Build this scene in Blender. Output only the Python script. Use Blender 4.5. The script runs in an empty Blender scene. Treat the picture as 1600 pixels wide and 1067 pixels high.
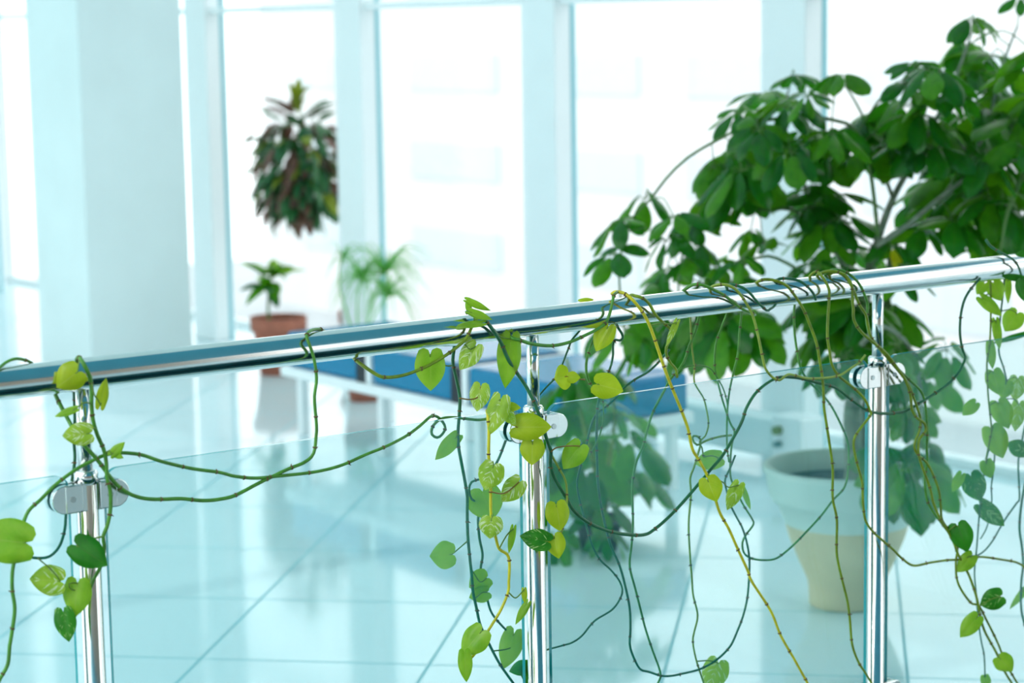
import bpy, bmesh, math, random
from mathutils import Vector, Matrix
C = bpy.context.scene.collection
S = bpy.context.scene
R = random.Random(7)

# ------------------------------------------------------------------ camera
F_PX, PITCH, YAW, ROLL = 3457.944, 0.14199, 0.93012, -0.01622
EYE = Vector((0.0, 0.0, 1.60867))
fw = Vector((-math.sin(YAW)*math.cos(PITCH), math.cos(YAW)*math.cos(PITCH), -math.sin(PITCH)))
rt = Vector((math.cos(YAW), math.sin(YAW), 0.0))
up = rt.cross(fw)
rt, up = (math.cos(ROLL)*rt + math.sin(ROLL)*up), (-math.sin(ROLL)*rt + math.cos(ROLL)*up)
cd = bpy.data.cameras.new('camera')
cam = bpy.data.objects.new('camera', cd); C.objects.link(cam)
cam.matrix_world = Matrix(((rt.x, up.x, -fw.x, EYE.x), (rt.y, up.y, -fw.y, EYE.y), (rt.z, up.z, -fw.z, EYE.z), (0, 0, 0, 1)))
cd.sensor_width = 36.0
cd.lens = F_PX*36.0/1600.0
cd.clip_end = 400
cd.dof.use_dof = True
cd.dof.focus_distance = 3.72
cd.dof.aperture_fstop = 4.2
S.camera = cam

# ------------------------------------------------------------------ sky, sun, exposure
W = bpy.data.worlds.new('sky'); S.world = W; W.use_nodes = True
wn = W.node_tree
bg = wn.nodes['Background']
tc = wn.nodes.new('ShaderNodeTexCoord'); sp = wn.nodes.new('ShaderNodeSeparateXYZ')
rp = wn.nodes.new('ShaderNodeValToRGB')
wn.links.new(tc.outputs['Generated'], sp.inputs[0]); wn.links.new(sp.outputs['Z'], rp.inputs[0])
rp.color_ramp.elements[0].color = (0.96, 0.965, 0.965, 1); rp.color_ramp.elements[0].position = 0.0
rp.color_ramp.elements[1].color = (0.90, 0.925, 0.945, 1); rp.color_ramp.elements[1].position = 0.7
wn.links.new(rp.outputs[0], bg.inputs['Color'])
bg.inputs['Strength'].default_value = 2.65
sd = bpy.data.lights.new('sun', 'SUN'); sun = bpy.data.objects.new('sun', sd); C.objects.link(sun)
sd.energy = 0.8; sd.angle = 0.01; sd.color = (1.0, 0.98, 0.93)
sun.rotation_euler = (math.radians(52), 0, math.radians(12))   # over the roof, onto the facade across the street
vs = S.view_settings
vs.view_transform = 'Standard'; vs.look = 'None'; vs.exposure = 0.0; vs.gamma = 1.0
try: S.cycles.max_bounces = 10; S.cycles.transparent_max_bounces = 24; S.cycles.caustics_reflective = False; S.cycles.caustics_refractive = False; S.cycles.sample_clamp_indirect = 6.0
except Exception: pass

# ------------------------------------------------------------------ geometry of the place
RX, RZ, Y0, SP = -2.94425, 1.11275, 1.40829, 0.83011     # railing: plane x, tube height, first post, spacing
WY, MX, MS = 5.59873, -8.86679, 1.45284                  # window wall: post fronts, a post's left edge, spacing
GY = 6.02                                                # glass line
CEIL = 3.3
def ray(px, py): return fw + rt*((px-800)/F_PX) + up*((533.5-py)/F_PX)
def at_x(px, py, x):
    d = ray(px, py); return EYE + d*((x-EYE.x)/d.x)
def at_depth(px, py, z): return EYE + ray(px, py)*z
def depth(p): return (p-EYE).dot(fw)

# ------------------------------------------------------------------ materials
def new_mat(name):
    m = bpy.data.materials.new(name); m.use_nodes = True
    nt = m.node_tree; nt.nodes.clear()
    out = nt.nodes.new('ShaderNodeOutputMaterial')
    return m, nt, out
def N(nt, t, **k):
    n = nt.nodes.new(t)
    for a, v in k.items(): setattr(n, a, v)
    return n
def pbr(name, col, rough=0.5, metal=0.0, var=0.0, scale=8.0, bump=0.0, spec=0.5):
    m, nt, out = new_mat(name)
    b = N(nt, 'ShaderNodeBsdfPrincipled'); nt.links.new(b.outputs[0], out.inputs[0])
    b.inputs['Roughness'].default_value = rough; b.inputs['Metallic'].default_value = metal
    b.inputs['Specular IOR Level'].default_value = spec
    g = N(nt, 'ShaderNodeNewGeometry'); no = N(nt, 'ShaderNodeTexNoise'); no.inputs['Scale'].default_value = scale; no.inputs['Detail'].default_value = 4
    nt.links.new(g.outputs['Position'], no.inputs['Vector'])
    r = N(nt, 'ShaderNodeValToRGB')
    r.color_ramp.elements[0].position = 0.3; r.color_ramp.elements[1].position = 0.7
    r.color_ramp.elements[0].color = tuple(c*(1-var) for c in col)+(1,); r.color_ramp.elements[1].color = tuple(min(1, c*(1+var)) for c in col)+(1,)
    nt.links.new(no.outputs['Fac'], r.inputs[0]); nt.links.new(r.outputs[0], b.inputs['Base Color'])
    if bump:
        bp = N(nt, 'ShaderNodeBump'); bp.inputs['Strength'].default_value = bump; bp.inputs['Distance'].default_value = 0.004
        nt.links.new(no.outputs['Fac'], bp.inputs['Height']); nt.links.new(bp.outputs[0], b.inputs['Normal'])
    return m
def glass(name, tint, refl=1.0, haze=0.0, hazecol=(0.6, 0.85, 0.88)):
    m, nt, out = new_mat(name)
    tr = N(nt, 'ShaderNodeBsdfTransparent'); tr.inputs[0].default_value = tint+(1,)
    gl = N(nt, 'ShaderNodeBsdfGlossy'); gl.inputs['Roughness'].default_value = 0.0; gl.inputs[0].default_value = (0.9*refl, refl, refl, 1)
    fr = N(nt, 'ShaderNodeFresnel'); ge = N(nt, 'ShaderNodeNewGeometry')
    io = N(nt, 'ShaderNodeMix', data_type='FLOAT'); nt.links.new(ge.outputs['Backfacing'], io.inputs[0]); io.inputs[2].default_value = 1.5; io.inputs[3].default_value = 1/1.5
    nt.links.new(io.outputs[0], fr.inputs['IOR'])            # same reflectance on the way in and on the way out
    mx = N(nt, 'ShaderNodeMixShader'); nt.links.new(fr.outputs[0], mx.inputs[0]); nt.links.new(tr.outputs[0], mx.inputs[1]); nt.links.new(gl.outputs[0], mx.inputs[2])
    last = mx
    if haze:
        df = N(nt, 'ShaderNodeBsdfDiffuse'); df.inputs[0].default_value = hazecol+(1,)
        m2 = N(nt, 'ShaderNodeMixShader'); m2.inputs[0].default_value = haze
        nt.links.new(mx.outputs[0], m2.inputs[1]); nt.links.new(df.outputs[0], m2.inputs[2]); last = m2
    nt.links.new(last.outputs[0], out.inputs[0])
    return m
def leafmat(name, c1, c2, trans, tmix=0.45, rough=0.35, cream=None, cream_at=0.62, veins=9.0, spec=0.4):
    """leaf blade: two greens broken up by noise, pale veins, optional cream streaks; light shines through it"""
    m, nt, out = new_mat(name)
    uv = N(nt, 'ShaderNodeUVMap'); sx = N(nt, 'ShaderNodeSeparateXYZ'); nt.links.new(uv.outputs[0], sx.inputs[0])
    def mth(op, a, b=None):
        n = N(nt, 'ShaderNodeMath', operation=op)
        for i, v in enumerate((a, b)):
            if v is None: continue
            if isinstance(v, (int, float)): n.inputs[i].default_value = v
            else: nt.links.new(v, n.inputs[i])
        return n.outputs[0]
    au = mth('ABSOLUTE', mth('SUBTRACT', sx.outputs['X'], 0.5))
    ph = mth('SUBTRACT', mth('MULTIPLY', sx.outputs['Y'], veins), mth('MULTIPLY', au, veins*0.9))
    vein = mth('POWER', mth('ABSOLUTE', mth('SINE', mth('MULTIPLY', ph, math.pi))), 14.0)
    mid = mth('LESS_THAN', au, 0.022)
    vn = mth('MAXIMUM', mth('SUBTRACT', 1.0, mth('MINIMUM', mth('MULTIPLY', mth('ABSOLUTE', mth('SINE', mth('MULTIPLY', ph, math.pi))), 7.0), 1.0)), mid)
    g = N(nt, 'ShaderNodeNewGeometry'); no = N(nt, 'ShaderNodeTexNoise'); no.inputs['Scale'].default_value = 38; no.inputs['Detail'].default_value = 3
    nt.links.new(g.outputs['Position'], no.inputs['Vector'])
    r = N(nt, 'ShaderNodeValToRGB'); r.color_ramp.elements[0].position = 0.35; r.color_ramp.elements[1].position = 0.65
    r.color_ramp.elements[0].color = c1+(1,); r.color_ramp.elements[1].color = c2+(1,)
    nt.links.new(no.outputs['Fac'], r.inputs[0]); col = r.outputs[0]
    def mix(a, b, f):
        n = N(nt, 'ShaderNodeMix', data_type='RGBA')
        nt.links.new(f, n.inputs[0]); nt.links.new(a, n.inputs[6])
        if isinstance(b, tuple): n.inputs[7].default_value = b
        else: nt.links.new(b, n.inputs[7])
        return n.outputs[2]
    if cream:
        cv = N(nt, 'ShaderNodeCombineXYZ'); nt.links.new(mth('MULTIPLY', ph, 1.4), cv.inputs[0]); nt.links.new(mth('MULTIPLY', au, 3.5), cv.inputs[1])
        oi = N(nt, 'ShaderNodeObjectInfo'); nt.links.new(mth('MULTIPLY', oi.outputs['Random'], 40), cv.inputs[2])
        n2 = N(nt, 'ShaderNodeTexNoise'); n2.inputs['Scale'].default_value = 1.0; n2.inputs['Detail'].default_value = 2; nt.links.new(cv.outputs[0], n2.inputs['Vector'])
        r2 = N(nt, 'ShaderNodeValToRGB'); r2.color_ramp.elements[0].position = cream_at; r2.color_ramp.elements[1].position = cream_at+0.06
        r2.color_ramp.elements[0].color = (0, 0, 0, 1); r2.color_ramp.elements[1].color = (1, 1, 1, 1)
        nt.links.new(n2.outputs['Fac'], r2.inputs[0]); col = mix(col, cream+(1,), r2.outputs[0])
    vc = tuple(min(1, 0.6*c2[i]+(0.30, 0.33, 0.10)[i]*max(0.12, c2[0]*1.6)) for i in range(3))
    col = mix(col, vc+(1,), mth('MULTIPLY', vn, 0.65))
    b = N(nt, 'ShaderNodeBsdfPrincipled'); b.inputs['Roughness'].default_value = rough; b.inputs['Specular IOR Level'].default_value = spec
    nt.links.new(col, b.inputs['Base Color'])
    t = N(nt, 'ShaderNodeBsdfTranslucent')
    tm = N(nt, 'ShaderNodeMix', data_type='RGBA'); tm.inputs[0].default_value = 0.6; nt.links.new(col, tm.inputs[6]); tm.inputs[7].default_value = trans+(1,)
    nt.links.new(tm.outputs[2], t.inputs[0])
    ms = N(nt, 'ShaderNodeMixShader'); ms.inputs[0].default_value = tmix
    nt.links.new(b.outputs[0], ms.inputs[1]); nt.links.new(t.outputs[0], ms.inputs[2]); nt.links.new(ms.outputs[0], out.inputs[0])
    return m

TT, TA, TB, TS = math.pi/4-0.00418, -1.6324, 5.36847, 0.6
def floor_mat():
    m, nt, out = new_mat('polished_tile')
    g = N(nt, 'ShaderNodeNewGeometry')
    def mth(op, a, b=None):
        n = N(nt, 'ShaderNodeMath', operation=op)
        for i, v in enumerate((a, b)):
            if v is None: continue
            if isinstance(v, (int, float)): n.inputs[i].default_value = v
            else: nt.links.new(v, n.inputs[i])
        return n.outputs[0]
    def line(vec, off):
        d = N(nt, 'ShaderNodeVectorMath', operation='DOT_PRODUCT'); nt.links.new(g.outputs['Position'], d.inputs[0]); d.inputs[1].default_value = vec
        q = mth('DIVIDE', mth('SUBTRACT', d.outputs['Value'], off), TS)
        fr = mth('SUBTRACT', q, mth('ROUND', q))
        return mth('LESS_THAN', mth('ABSOLUTE', fr), 0.0042/TS), mth('ROUND', mth('SUBTRACT', q, 0.5))
    l1, i1 = line((math.cos(TT), math.sin(TT), 0), TA)
    l2, i2 = line((-math.sin(TT), math.cos(TT), 0), TB)
    ln = mth('MAXIMUM', l1, l2)
    cv = N(nt, 'ShaderNodeCombineXYZ'); nt.links.new(i1, cv.inputs[0]); nt.links.new(i2, cv.inputs[1])
    wn_ = N(nt, 'ShaderNodeTexWhiteNoise'); nt.links.new(cv.outputs[0], wn_.inputs['Vector'])
    no = N(nt, 'ShaderNodeTexNoise'); no.inputs['Scale'].default_value = 2.5; no.inputs['Detail'].default_value = 5; nt.links.new(g.outputs['Position'], no.inputs['Vector'])
    fac = mth('ADD', mth('MULTIPLY', wn_.outputs['Value'], 0.4), mth('MULTIPLY', no.outputs['Fac'], 0.6))
    r = N(nt, 'ShaderNodeValToRGB'); r.color_ramp.elements[0].color = (0.66, 0.85, 0.89, 1); r.color_ramp.elements[1].color = (0.72, 0.89, 0.92, 1)
    nt.links.new(fac, r.inputs[0])
    mx = N(nt, 'ShaderNodeMix', data_type='RGBA'); nt.links.new(ln, mx.inputs[0]); nt.links.new(r.outputs[0], mx.inputs[6]); mx.inputs[7].default_value = (0.2, 0.5, 0.55, 1)
    b = N(nt, 'ShaderNodeBsdfPrincipled'); nt.links.new(mx.outputs[2], b.inputs['Base Color'])
    rr = mth('ADD', mth('MULTIPLY', ln, 0.4), 0.085); nt.links.new(rr, b.inputs['Roughness'])
    b.inputs['IOR'].default_value = 1.5
    nt.links.new(b.outputs[0], out.inputs[0])
    return m

M = {}
M['floor'] = floor_mat()
M['wall'] = pbr('cool_white_plaster', (0.77, 0.88, 0.88), 0.7, var=0.03, scale=3, bump=0.1)
M['beige'] = pbr('warm_beige_wall', (0.52, 0.40, 0.32), 0.7, var=0.04)
M['gasket'] = pbr('teal_rubber_gasket', (0.30, 0.62, 0.68), 0.6)
M['ceil'] = pbr('blue_green_ceiling', (0.08, 0.36, 0.48), 0.7, var=0.05)
M['frame'] = pbr('white_lacquered_metal', (0.90, 0.955, 0.96), 0.35, var=0.01)
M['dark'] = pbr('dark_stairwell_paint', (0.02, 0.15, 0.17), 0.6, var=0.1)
M['steel'] = pbr('polished_stainless_steel', (0.78, 0.81, 0.79), 0.13, metal=1.0, var=0.02, scale=30)
M['bolt'] = pbr('brushed_bolt_steel', (0.45, 0.52, 0.52), 0.3, metal=1.0)
M['glass'] = glass('clear_railing_glass', (0.92, 0.985, 0.985), 0.45, haze=0.07, hazecol=(0.015, 0.66, 0.68))  # teal haze imitates reflected teal surroundings, on top of greenish dusty glass
M['edge'] = pbr('green_glass_edge', (0.02, 0.42, 0.45), 0.1, var=0.1, scale=4)
M['pane'] = glass('window_glass', (0.97, 0.995, 1.0), 0.6)
M['blue'] = pbr('blue_upholstery', (0.001, 0.21, 0.40), 0.25, var=0.1, scale=60, bump=0.2, spec=0.3)
M['black'] = pbr('near_black', (0.006, 0.012, 0.02), 0.5)
M['terra'] = pbr('terracotta', (0.40, 0.13, 0.08), 0.7, var=0.15, scale=20)
M['soil'] = pbr('dark_potting_soil', (0.006, 0.035, 0.05), 0.95, var=0.5, scale=90, bump=0.8)
M['planter'] = pbr('beige_planter', (0.70, 0.61, 0.39), 0.6, var=0.15, scale=6)
M['planter_rim'] = pbr('pale_planter_rim', (0.62, 0.76, 0.70), 0.55, var=0.05, scale=6)
M['bark'] = pbr('grey_green_bark', (0.24, 0.30, 0.22), 0.85, var=0.3, scale=40, bump=0.6)
M['twig'] = pbr('green_twig', (0.10, 0.22, 0.05), 0.6, var=0.2, scale=30)
M['stem_green'] = pbr('green_vine_stem', (0.085, 0.30, 0.03), 0.4, var=0.25, scale=60)
M['stem_dark'] = pbr('dark_green_vine_stem', (0.018, 0.16, 0.06), 0.4, var=0.25, scale=60)
M['stem_olive'] = pbr('olive_vine_stem', (0.20, 0.31, 0.012), 0.4, var=0.25, scale=60)
M['stem_yellow'] = pbr('yellow_vine_stem', (0.68, 0.62, 0.02), 0.4, var=0.2, scale=50)
M['stem_pale'] = pbr('pale_green_vine_stem', (0.30, 0.42, 0.05), 0.4, var=0.2, scale=50)
M['node'] = pbr('brown_stem_node', (0.15, 0.09, 0.035), 0.7, var=0.3, scale=80)
M['petiole'] = pbr('petiole_green', (0.16, 0.30, 0.03), 0.4, var=0.2, scale=60)
M['petiole_red'] = pbr('petiole_reddish', (0.30, 0.16, 0.02), 0.4, var=0.2, scale=60)
M['lime'] = leafmat('lime_pothos_leaf', (0.40, 0.56, 0.010), (0.54, 0.66, 0.03), (0.74, 0.84, 0.02), 0.45)
M['green'] = leafmat('green_pothos_leaf', (0.20, 0.46, 0.02), (0.34, 0.58, 0.04), (0.50, 0.78, 0.03), 0.42)
M['darkleaf'] = leafmat('dark_pothos_leaf', (0.012, 0.16, 0.008), (0.03, 0.25, 0.012), (0.08, 0.45, 0.01), 0.30)
M['varieg'] = leafmat('variegated_pothos_leaf', (0.27, 0.50, 0.03), (0.44, 0.64, 0.05), (0.62, 0.82, 0.05), 0.40, cream=(0.80, 0.88, 0.55), cream_at=0.56)
M['darkvar'] = leafmat('dark_variegated_pothos_leaf', (0.015, 0.18, 0.01), (0.05, 0.30, 0.015), (0.1, 0.45, 0.02), 0.30, cream=(0.50, 0.70, 0.25), cream_at=0.60)
M['sch'] = leafmat('umbrella_tree_leaf', (0.006, 0.10, 0.012), (0.014, 0.17, 0.010), (0.08, 0.46, 0.006), 0.42, rough=0.22, veins=7, spec=0.5)
M['schlight'] = leafmat('young_umbrella_tree_leaf', (0.03, 0.20, 0.006), (0.07, 0.30, 0.008), (0.22, 0.60, 0.006), 0.40, rough=0.3, veins=7)
M['yellow'] = leafmat('yellowed_leaf', (0.62, 0.55, 0.0), (0.70, 0.62, 0.01), (0.9, 0.8, 0.01), 0.4)
M['crot_g'] = leafmat('croton_green_leaf', (0.01, 0.09, 0.04), (0.03, 0.15, 0.04), (0.08, 0.30, 0.03), 0.2, veins=10, rough=0.3)
M['crot_r'] = leafmat('croton_bronze_leaf', (0.10, 0.05, 0.04), (0.24, 0.11, 0.08), (0.30, 0.14, 0.07), 0.18, veins=10, rough=0.35)
M['crot_y'] = leafmat('croton_yellow_leaf', (0.14, 0.20, 0.015), (0.26, 0.32, 0.02), (0.4, 0.5, 0.02), 0.3, veins=10)
M['papy'] = leafmat('umbrella_sedge_leaf', (0.16, 0.55, 0.10), (0.28, 0.66, 0.16), (0.4, 0.85, 0.2), 0.4)
M['facade'] = pbr('pale_facade', (0.62, 0.63, 0.63), 0.8, var=0.02, scale=0.3)
M['snow'] = pbr('snowy_ground', (0.44, 0.46, 0.47), 0.9, var=0.03, scale=0.2)
M['fwin'] = pbr('facade_window_glass', (0.50, 0.57, 0.59), 0.4, var=0.05)
M['brass'] = pbr('green_brass_knob', (0.18, 0.25, 0.05), 0.4, metal=0.3)
M['grey'] = pbr('grey_knob', (0.15, 0.3, 0.3), 0.5)

# ------------------------------------------------------------------ mesh helpers
def box(bm, lo, hi, mi=0):
    v = [bm.verts.new((x, y, z)) for x in (lo[0], hi[0]) for y in (lo[1], hi[1]) for z in (lo[2], hi[2])]
    for q in ((0, 1, 3, 2), (4, 6, 7, 5), (0, 4, 5, 1), (2, 3, 7, 6), (0, 2, 6, 4), (1, 5, 7, 3)):
        f = bm.faces.new([v[i] for i in q]); f.material_index = mi
def smooth_path(pts, step):
    """Catmull-Rom through pts, sampled about every `step`"""
    P = [Vector(p) for p in pts]
    if len(P) < 3: return P
    out = []
    for i in range(len(P)-1):
        p0 = P[i-1] if i else P[0]*2-P[1]
        p1, p2 = P[i], P[i+1]
        p3 = P[i+2] if i+2 < len(P) else P[-1]*2-P[-2]
        n = max(2, min(8, int((p2-p1).length/step)))
        for k in range(n):
            t = k/n
            out.append(0.5*((2*p1)+(p2-p0)*t+(2*p0-5*p1+4*p2-p3)*t*t+(3*p1-p0-3*p2+p3)*t**3))
    out.append(P[-1]); return out
def tube(bm, path, rad, seg=7, mi=0, caps=True):
    """sweep a circle along path; rad a number or a function of 0..1"""
    P = [Vector(p) for p in path]; n = len(P)
    if n < 2: return
    t0 = (P[1]-P[0]).normalized(); u = t0.orthogonal().normalized(); rings = []
    for i in range(n):
        t = (P[min(i+1, n-1)]-P[max(i-1, 0)])
        if t.length < 1e-9: t = t0
        t = t.normalized(); u = (u-t*u.dot(t))
        if u.length < 1e-6: u = t.orthogonal()
        u = u.normalized(); v = t.cross(u)
        r = rad(i/(n-1)) if callable(rad) else rad
        rings.append([bm.verts.new(P[i]+(u*math.cos(a)+v*math.sin(a))*r) for a in [2*math.pi*k/seg for k in range(seg)]])
    for a, b in zip(rings, rings[1:]):
        for k in range(seg):
            f = bm.faces.new((a[k], a[(k+1) % seg], b[(k+1) % seg], b[k])); f.material_index = mi; f.smooth = True
    if caps:
        f = bm.faces.new(rings[0][::-1]); f.material_index = mi
        f = bm.faces.new(rings[-1]); f.material_index = mi
def lathe(bm, prof, c, seg=40, mi=0):
    """prof: list of (radius, z) revolved about the vertical through c"""
    rings = []
    for r, z in prof:
        if r < 1e-5: rings.append([bm.verts.new((c[0], c[1], c[2]+z))])
        else: rings.append([bm.verts.new((c[0]+r*math.cos(2*math.pi*k/seg), c[1]+r*math.sin(2*math.pi*k/seg), c[2]+z)) for k in range(seg)])
    for a, b in zip(rings, rings[1:]):
        for k in range(seg):
            k2 = (k+1) % seg
            q = ([a[0]] if len(a) == 1 else [a[k], a[k2]]) + ([b[0]] if len(b) == 1 else [b[k2], b[k]])
            if len(q) > 2:
                f = bm.faces.new(q); f.smooth = True; f.material_index = mi
def obj(name, bm, mats, parent=None, bevel=0.0):
    me = bpy.data.meshes.new(name)
    bmesh.ops.recalc_face_normals(bm, faces=bm.faces)
    bm.to_mesh(me); bm.free()
    for m in (mats if isinstance(mats, (list, tuple)) else [mats]): me.materials.append(m)
    o = bpy.data.objects.new(name, me); C.objects.link(o)
    if parent: adopt(o, parent)
    if bevel:
        b = o.modifiers.new('bevel', 'BEVEL'); b.width = bevel; b.segments = 3; b.limit_method = 'ANGLE'
    return o
def world_loc(o):
    p = Vector((0, 0, 0))
    while o: p += o.location; o = o.parent
    return p
def adopt(o, parent):
    o.parent = parent; o.matrix_parent_inverse = Matrix.Identity(4)
    o.location = o.location-world_loc(parent)          # meshes are drawn in world coordinates, parents never rotate
def thing(name, label, cat, loc, group=None):
    o = bpy.data.objects.new(name, None); o.empty_display_size = 0.05; C.objects.link(o)
    o.location = loc; o['label'] = label; o['category'] = cat
    if group: o['group'] = group
    return o
def struct(name, bm, m, bevel=0.0, parent=None):
    o = obj(name, bm, m, parent, bevel)
    if not parent: o['kind'] = 'structure'
    return o
def boxes(*bs):
    bm = bmesh.new()
    for lo, hi in bs: box(bm, lo, hi)
    return bm

# ------------------------------------------------------------------ the room
FX0, FX1 = -15.0, RX+0.16
struct('floor', boxes(((FX0, -6.0, -0.35), (FX1, GY+0.12, 0.0)), ((FX1, -6.0, -0.35), (4.5, -3.0, 0.0)), ((FX1, 4.6, -0.35), (-0.6, GY+0.12, 0.0))), M['floor'])
struct('floor_gallery', boxes(((-0.6, -3.0, -0.35), (4.5, GY+0.12, 0.0))), M['floor'])
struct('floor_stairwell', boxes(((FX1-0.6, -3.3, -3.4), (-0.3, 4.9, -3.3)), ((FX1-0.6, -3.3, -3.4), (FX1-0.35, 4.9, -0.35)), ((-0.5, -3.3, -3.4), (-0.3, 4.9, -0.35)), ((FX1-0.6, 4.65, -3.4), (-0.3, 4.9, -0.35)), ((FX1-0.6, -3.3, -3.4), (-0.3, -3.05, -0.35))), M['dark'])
KX0, KX1, KY0, KY1 = -14.2, 1.5, -5.7, 0.1            # unseen skylight, added to brighten the foreground and the front faces
struct('ceiling', boxes(((FX0, KY1, CEIL), (RX-0.3, GY+0.12, CEIL+0.2)), ((FX0, KY0, CEIL), (KX0, KY1, CEIL+0.2)), ((FX0, -6.0, CEIL), (4.5, KY0, CEIL+0.2))), M['wall'])
struct('ceiling_stairwell', boxes(((RX-0.3, KY1, CEIL-0.02), (4.5, GY+0.12, CEIL+0.2)), ((KX1, KY0, CEIL), (4.5, KY1, CEIL+0.2))), M['ceil'])
struct('wall_left', boxes(((FX0-0.2, -6.0, 0), (FX0, GY+0.12, CEIL))), M['wall'])
struct('wall_right', boxes(((4.5, -6.0, -0.35), (4.7, GY+0.12, CEIL))), M['beige'])
# square pillar in front of the window wall
struct('trim_1', boxes(((-9.98, 4.56, 0), (-9.42, 5.10, CEIL))), M['wall'], 0.008)
# white posts of the window wall, windows between them
tn = 2; wi = 1
for k in range(-4, 10):
    x0 = MX+k*MS
    tr_ = struct('trim_%d' % tn, boxes(((x0, WY, 0), (x0+0.225, WY+0.11, CEIL)), ((x0+0.03, WY+0.11, 0), (x0+0.195, WY+0.14, CEIL))), M['frame'], 0.006); tn += 1
    obj('gasket', boxes(((x0+0.2245, WY+0.085, 0), (x0+0.2285, WY+0.108, CEIL))), M['gasket'], tr_)
    a, b = x0-0.39, x0-0.39+MS
    if k == 9: break
    w = struct('window_%d' % wi, boxes(((a, GY-0.03, 0), (a+0.03, GY+0.03, CEIL)), ((b-0.03, GY-0.03, 0), (b, GY+0.03, CEIL)), ((a, GY-0.031, 0), (b, GY+0.031, 0.03)),
        ((a, GY-0.031, CEIL-0.06), (b, GY+0.031, CEIL))), M['frame'])
    pbm = boxes(((a+0.03, GY-0.006, 0.03), (b-0.03, GY+0.006, CEIL-0.06)))
    obj('pane', pbm, M['pane'], w)
    obj('transom', boxes(((x0+0.2, WY+0.03, 1.69), (x0+MS+0.02, WY+0.09, 1.72))), M['frame'], w)
    wi += 1
# unseen glazed wall behind the camera, added to light the post and pillar fronts
for k in range(6):
    a = FX0+k*3.25; b = a+3.25
    w = struct('window_%d' % wi, boxes(((a, -6.05, 0), (a+0.12, -5.95, CEIL)), ((b-0.12, -6.05, 0), (b, -5.95, CEIL)), ((a, -6.051, 0), (b, -5.949, 0.4)), ((a, -6.051, CEIL-0.25), (b, -5.949, CEIL))), M['frame'])
    obj('pane', boxes(((a+0.12, -6.006, 0.4), (b-0.12, -5.994, CEIL-0.25))), M['pane'], w); wi += 1

sk = struct('window_%d' % wi, boxes(*[((KX0+i*1.9-0.04, KY0, CEIL+0.02), (KX0+i*1.9+0.04, KY1, CEIL+0.12)) for i in range(9)],  # made-up roof light for extra brightness, numbered on with the windows
    *[((KX0, y-0.04, CEIL+0.021), (KX1, y+0.04, CEIL+0.119)) for y in (KY0+0.04, (KY0+KY1)/2, KY1-0.04)]), M['frame'])
obj('pane', boxes(((KX0, KY0, CEIL+0.06), (KX1, KY1, CEIL+0.075))), M['pane'], sk)

# ------------------------------------------------------------------ outside
o = obj('ground', boxes(((-90, GY+3, -9.2), (60, 120, -9.0))), M['snow']); o['kind'] = 'structure'
bt = thing('building', 'pale building with rows of bluish windows across the street beyond the glass', 'building', (-30, 46, -9))
obj('wall', boxes(((-75, 44, -9), (25, 56, 12))), M['facade'], bt)
for zr in (-6.6, -3.6, -0.6, 2.4, 5.4):
    for k in range(13):
        xa = -72+k*7.3
        obj('window', boxes(((xa, 43.9, zr), (xa+5.2, 44.05, zr+1.25))), M['fwin'], bt)

# ------------------------------------------------------------------ railing
rl = thing('glass_railing', 'polished steel railing with round handrail, posts and clear glass panels', 'railing', (RX, Y0+SP, 0))
bm = bmesh.new(); tube(bm, [(RX, Y0-0.86+0.1*k, RZ) for k in range(36)], 0.0243, 48); obj('handrail', bm, M['steel'], rl)
def clamp_bm(y, z, s):
    """D-shaped glass clamp on the side s of a post: jaw plates either side of the glass"""
    bm = bmesh.new()
    prof = []
    h, L, r0 = 0.0212, 0.062, 0.012
    pts = [(r0, -h), (L-h, -h)] + [(L-h+h*math.sin(a), -h*math.cos(a)) for a in [math.pi*k/14 for k in range(1, 14)]] + [(L-h, h), (r0, h)]
    for xa, xb in ((0.0045, 0.0150), (-0.0150, -0.0045)):
        f = [bm.verts.new((RX+xb, y+s*p, z+q)) for p, q in pts]; b = [bm.verts.new((RX+xa, y+s*p, z+q)) for p, q in pts]
        bm.faces.new(f); bm.faces.new(b[::-1])
        for i in range(len(pts)):
            j = (i+1) % len(pts); bm.faces.new((f[i], b[i], b[j], f[j]))
    box(bm, (RX-0.0150, y+s*0.012-0.004, z-h), (RX+0.0150, y+s*0.012+0.006, z+h))
    # flat raised cheek on the room side
    box(bm, (RX+0.0148, min(y+s*0.014, y+s*0.041), z-h+0.001), (RX+0.0172, max(y+s*0.014, y+s*0.041), z+h-0.001))
    return bm
for k in range(-1, 4):
    y = Y0+k*SP
    p = obj('post', (lambda b: (lathe(b, [(0.0, 0.0), (0.045, 0.0), (0.045, 0.006), (0.0165, 0.008), (0.0165, 0.966), (0.0158, 0.9695), (0.0128, 0.9705), (0.0, 0.9705)], (RX, y, 0), 36), b)[1])(bmesh.new()), M['steel'], rl)
    bm = bmesh.new(); lathe(bm, [(0.0, 0.9700), (0.0106, 0.9700), (0.0106, RZ-0.021), (0, RZ-0.021)], (RX, y, 0), 28); obj('spigot', bm, M['steel'], p)
    bm = bmesh.new(); lathe(bm, [(0.0166, 0.950), (0.0178, 0.950), (0.0178, 0.9665), (0.0166, 0.9675)], (RX, y, 0), 36); obj('collar', bm, M['steel'], p)
    for z in (0.9325, 0.302):
        for s in (-1, 1):
            obj('glass_clamp', clamp_bm(y, z, s), M['steel'], p, 0.0012)
            bm = bmesh.new(); tube(bm, [(RX+0.0170, y+s*0.030, z), (RX+0.0186, y+s*0.030, z)], 0.0046, 14)
            tube(bm, [(RX+0.0184, y+s*0.030, z), (RX+0.0189, y+s*0.030, z)], 0.0022, 6); obj('screw', bm, M['bolt'], p)
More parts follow.
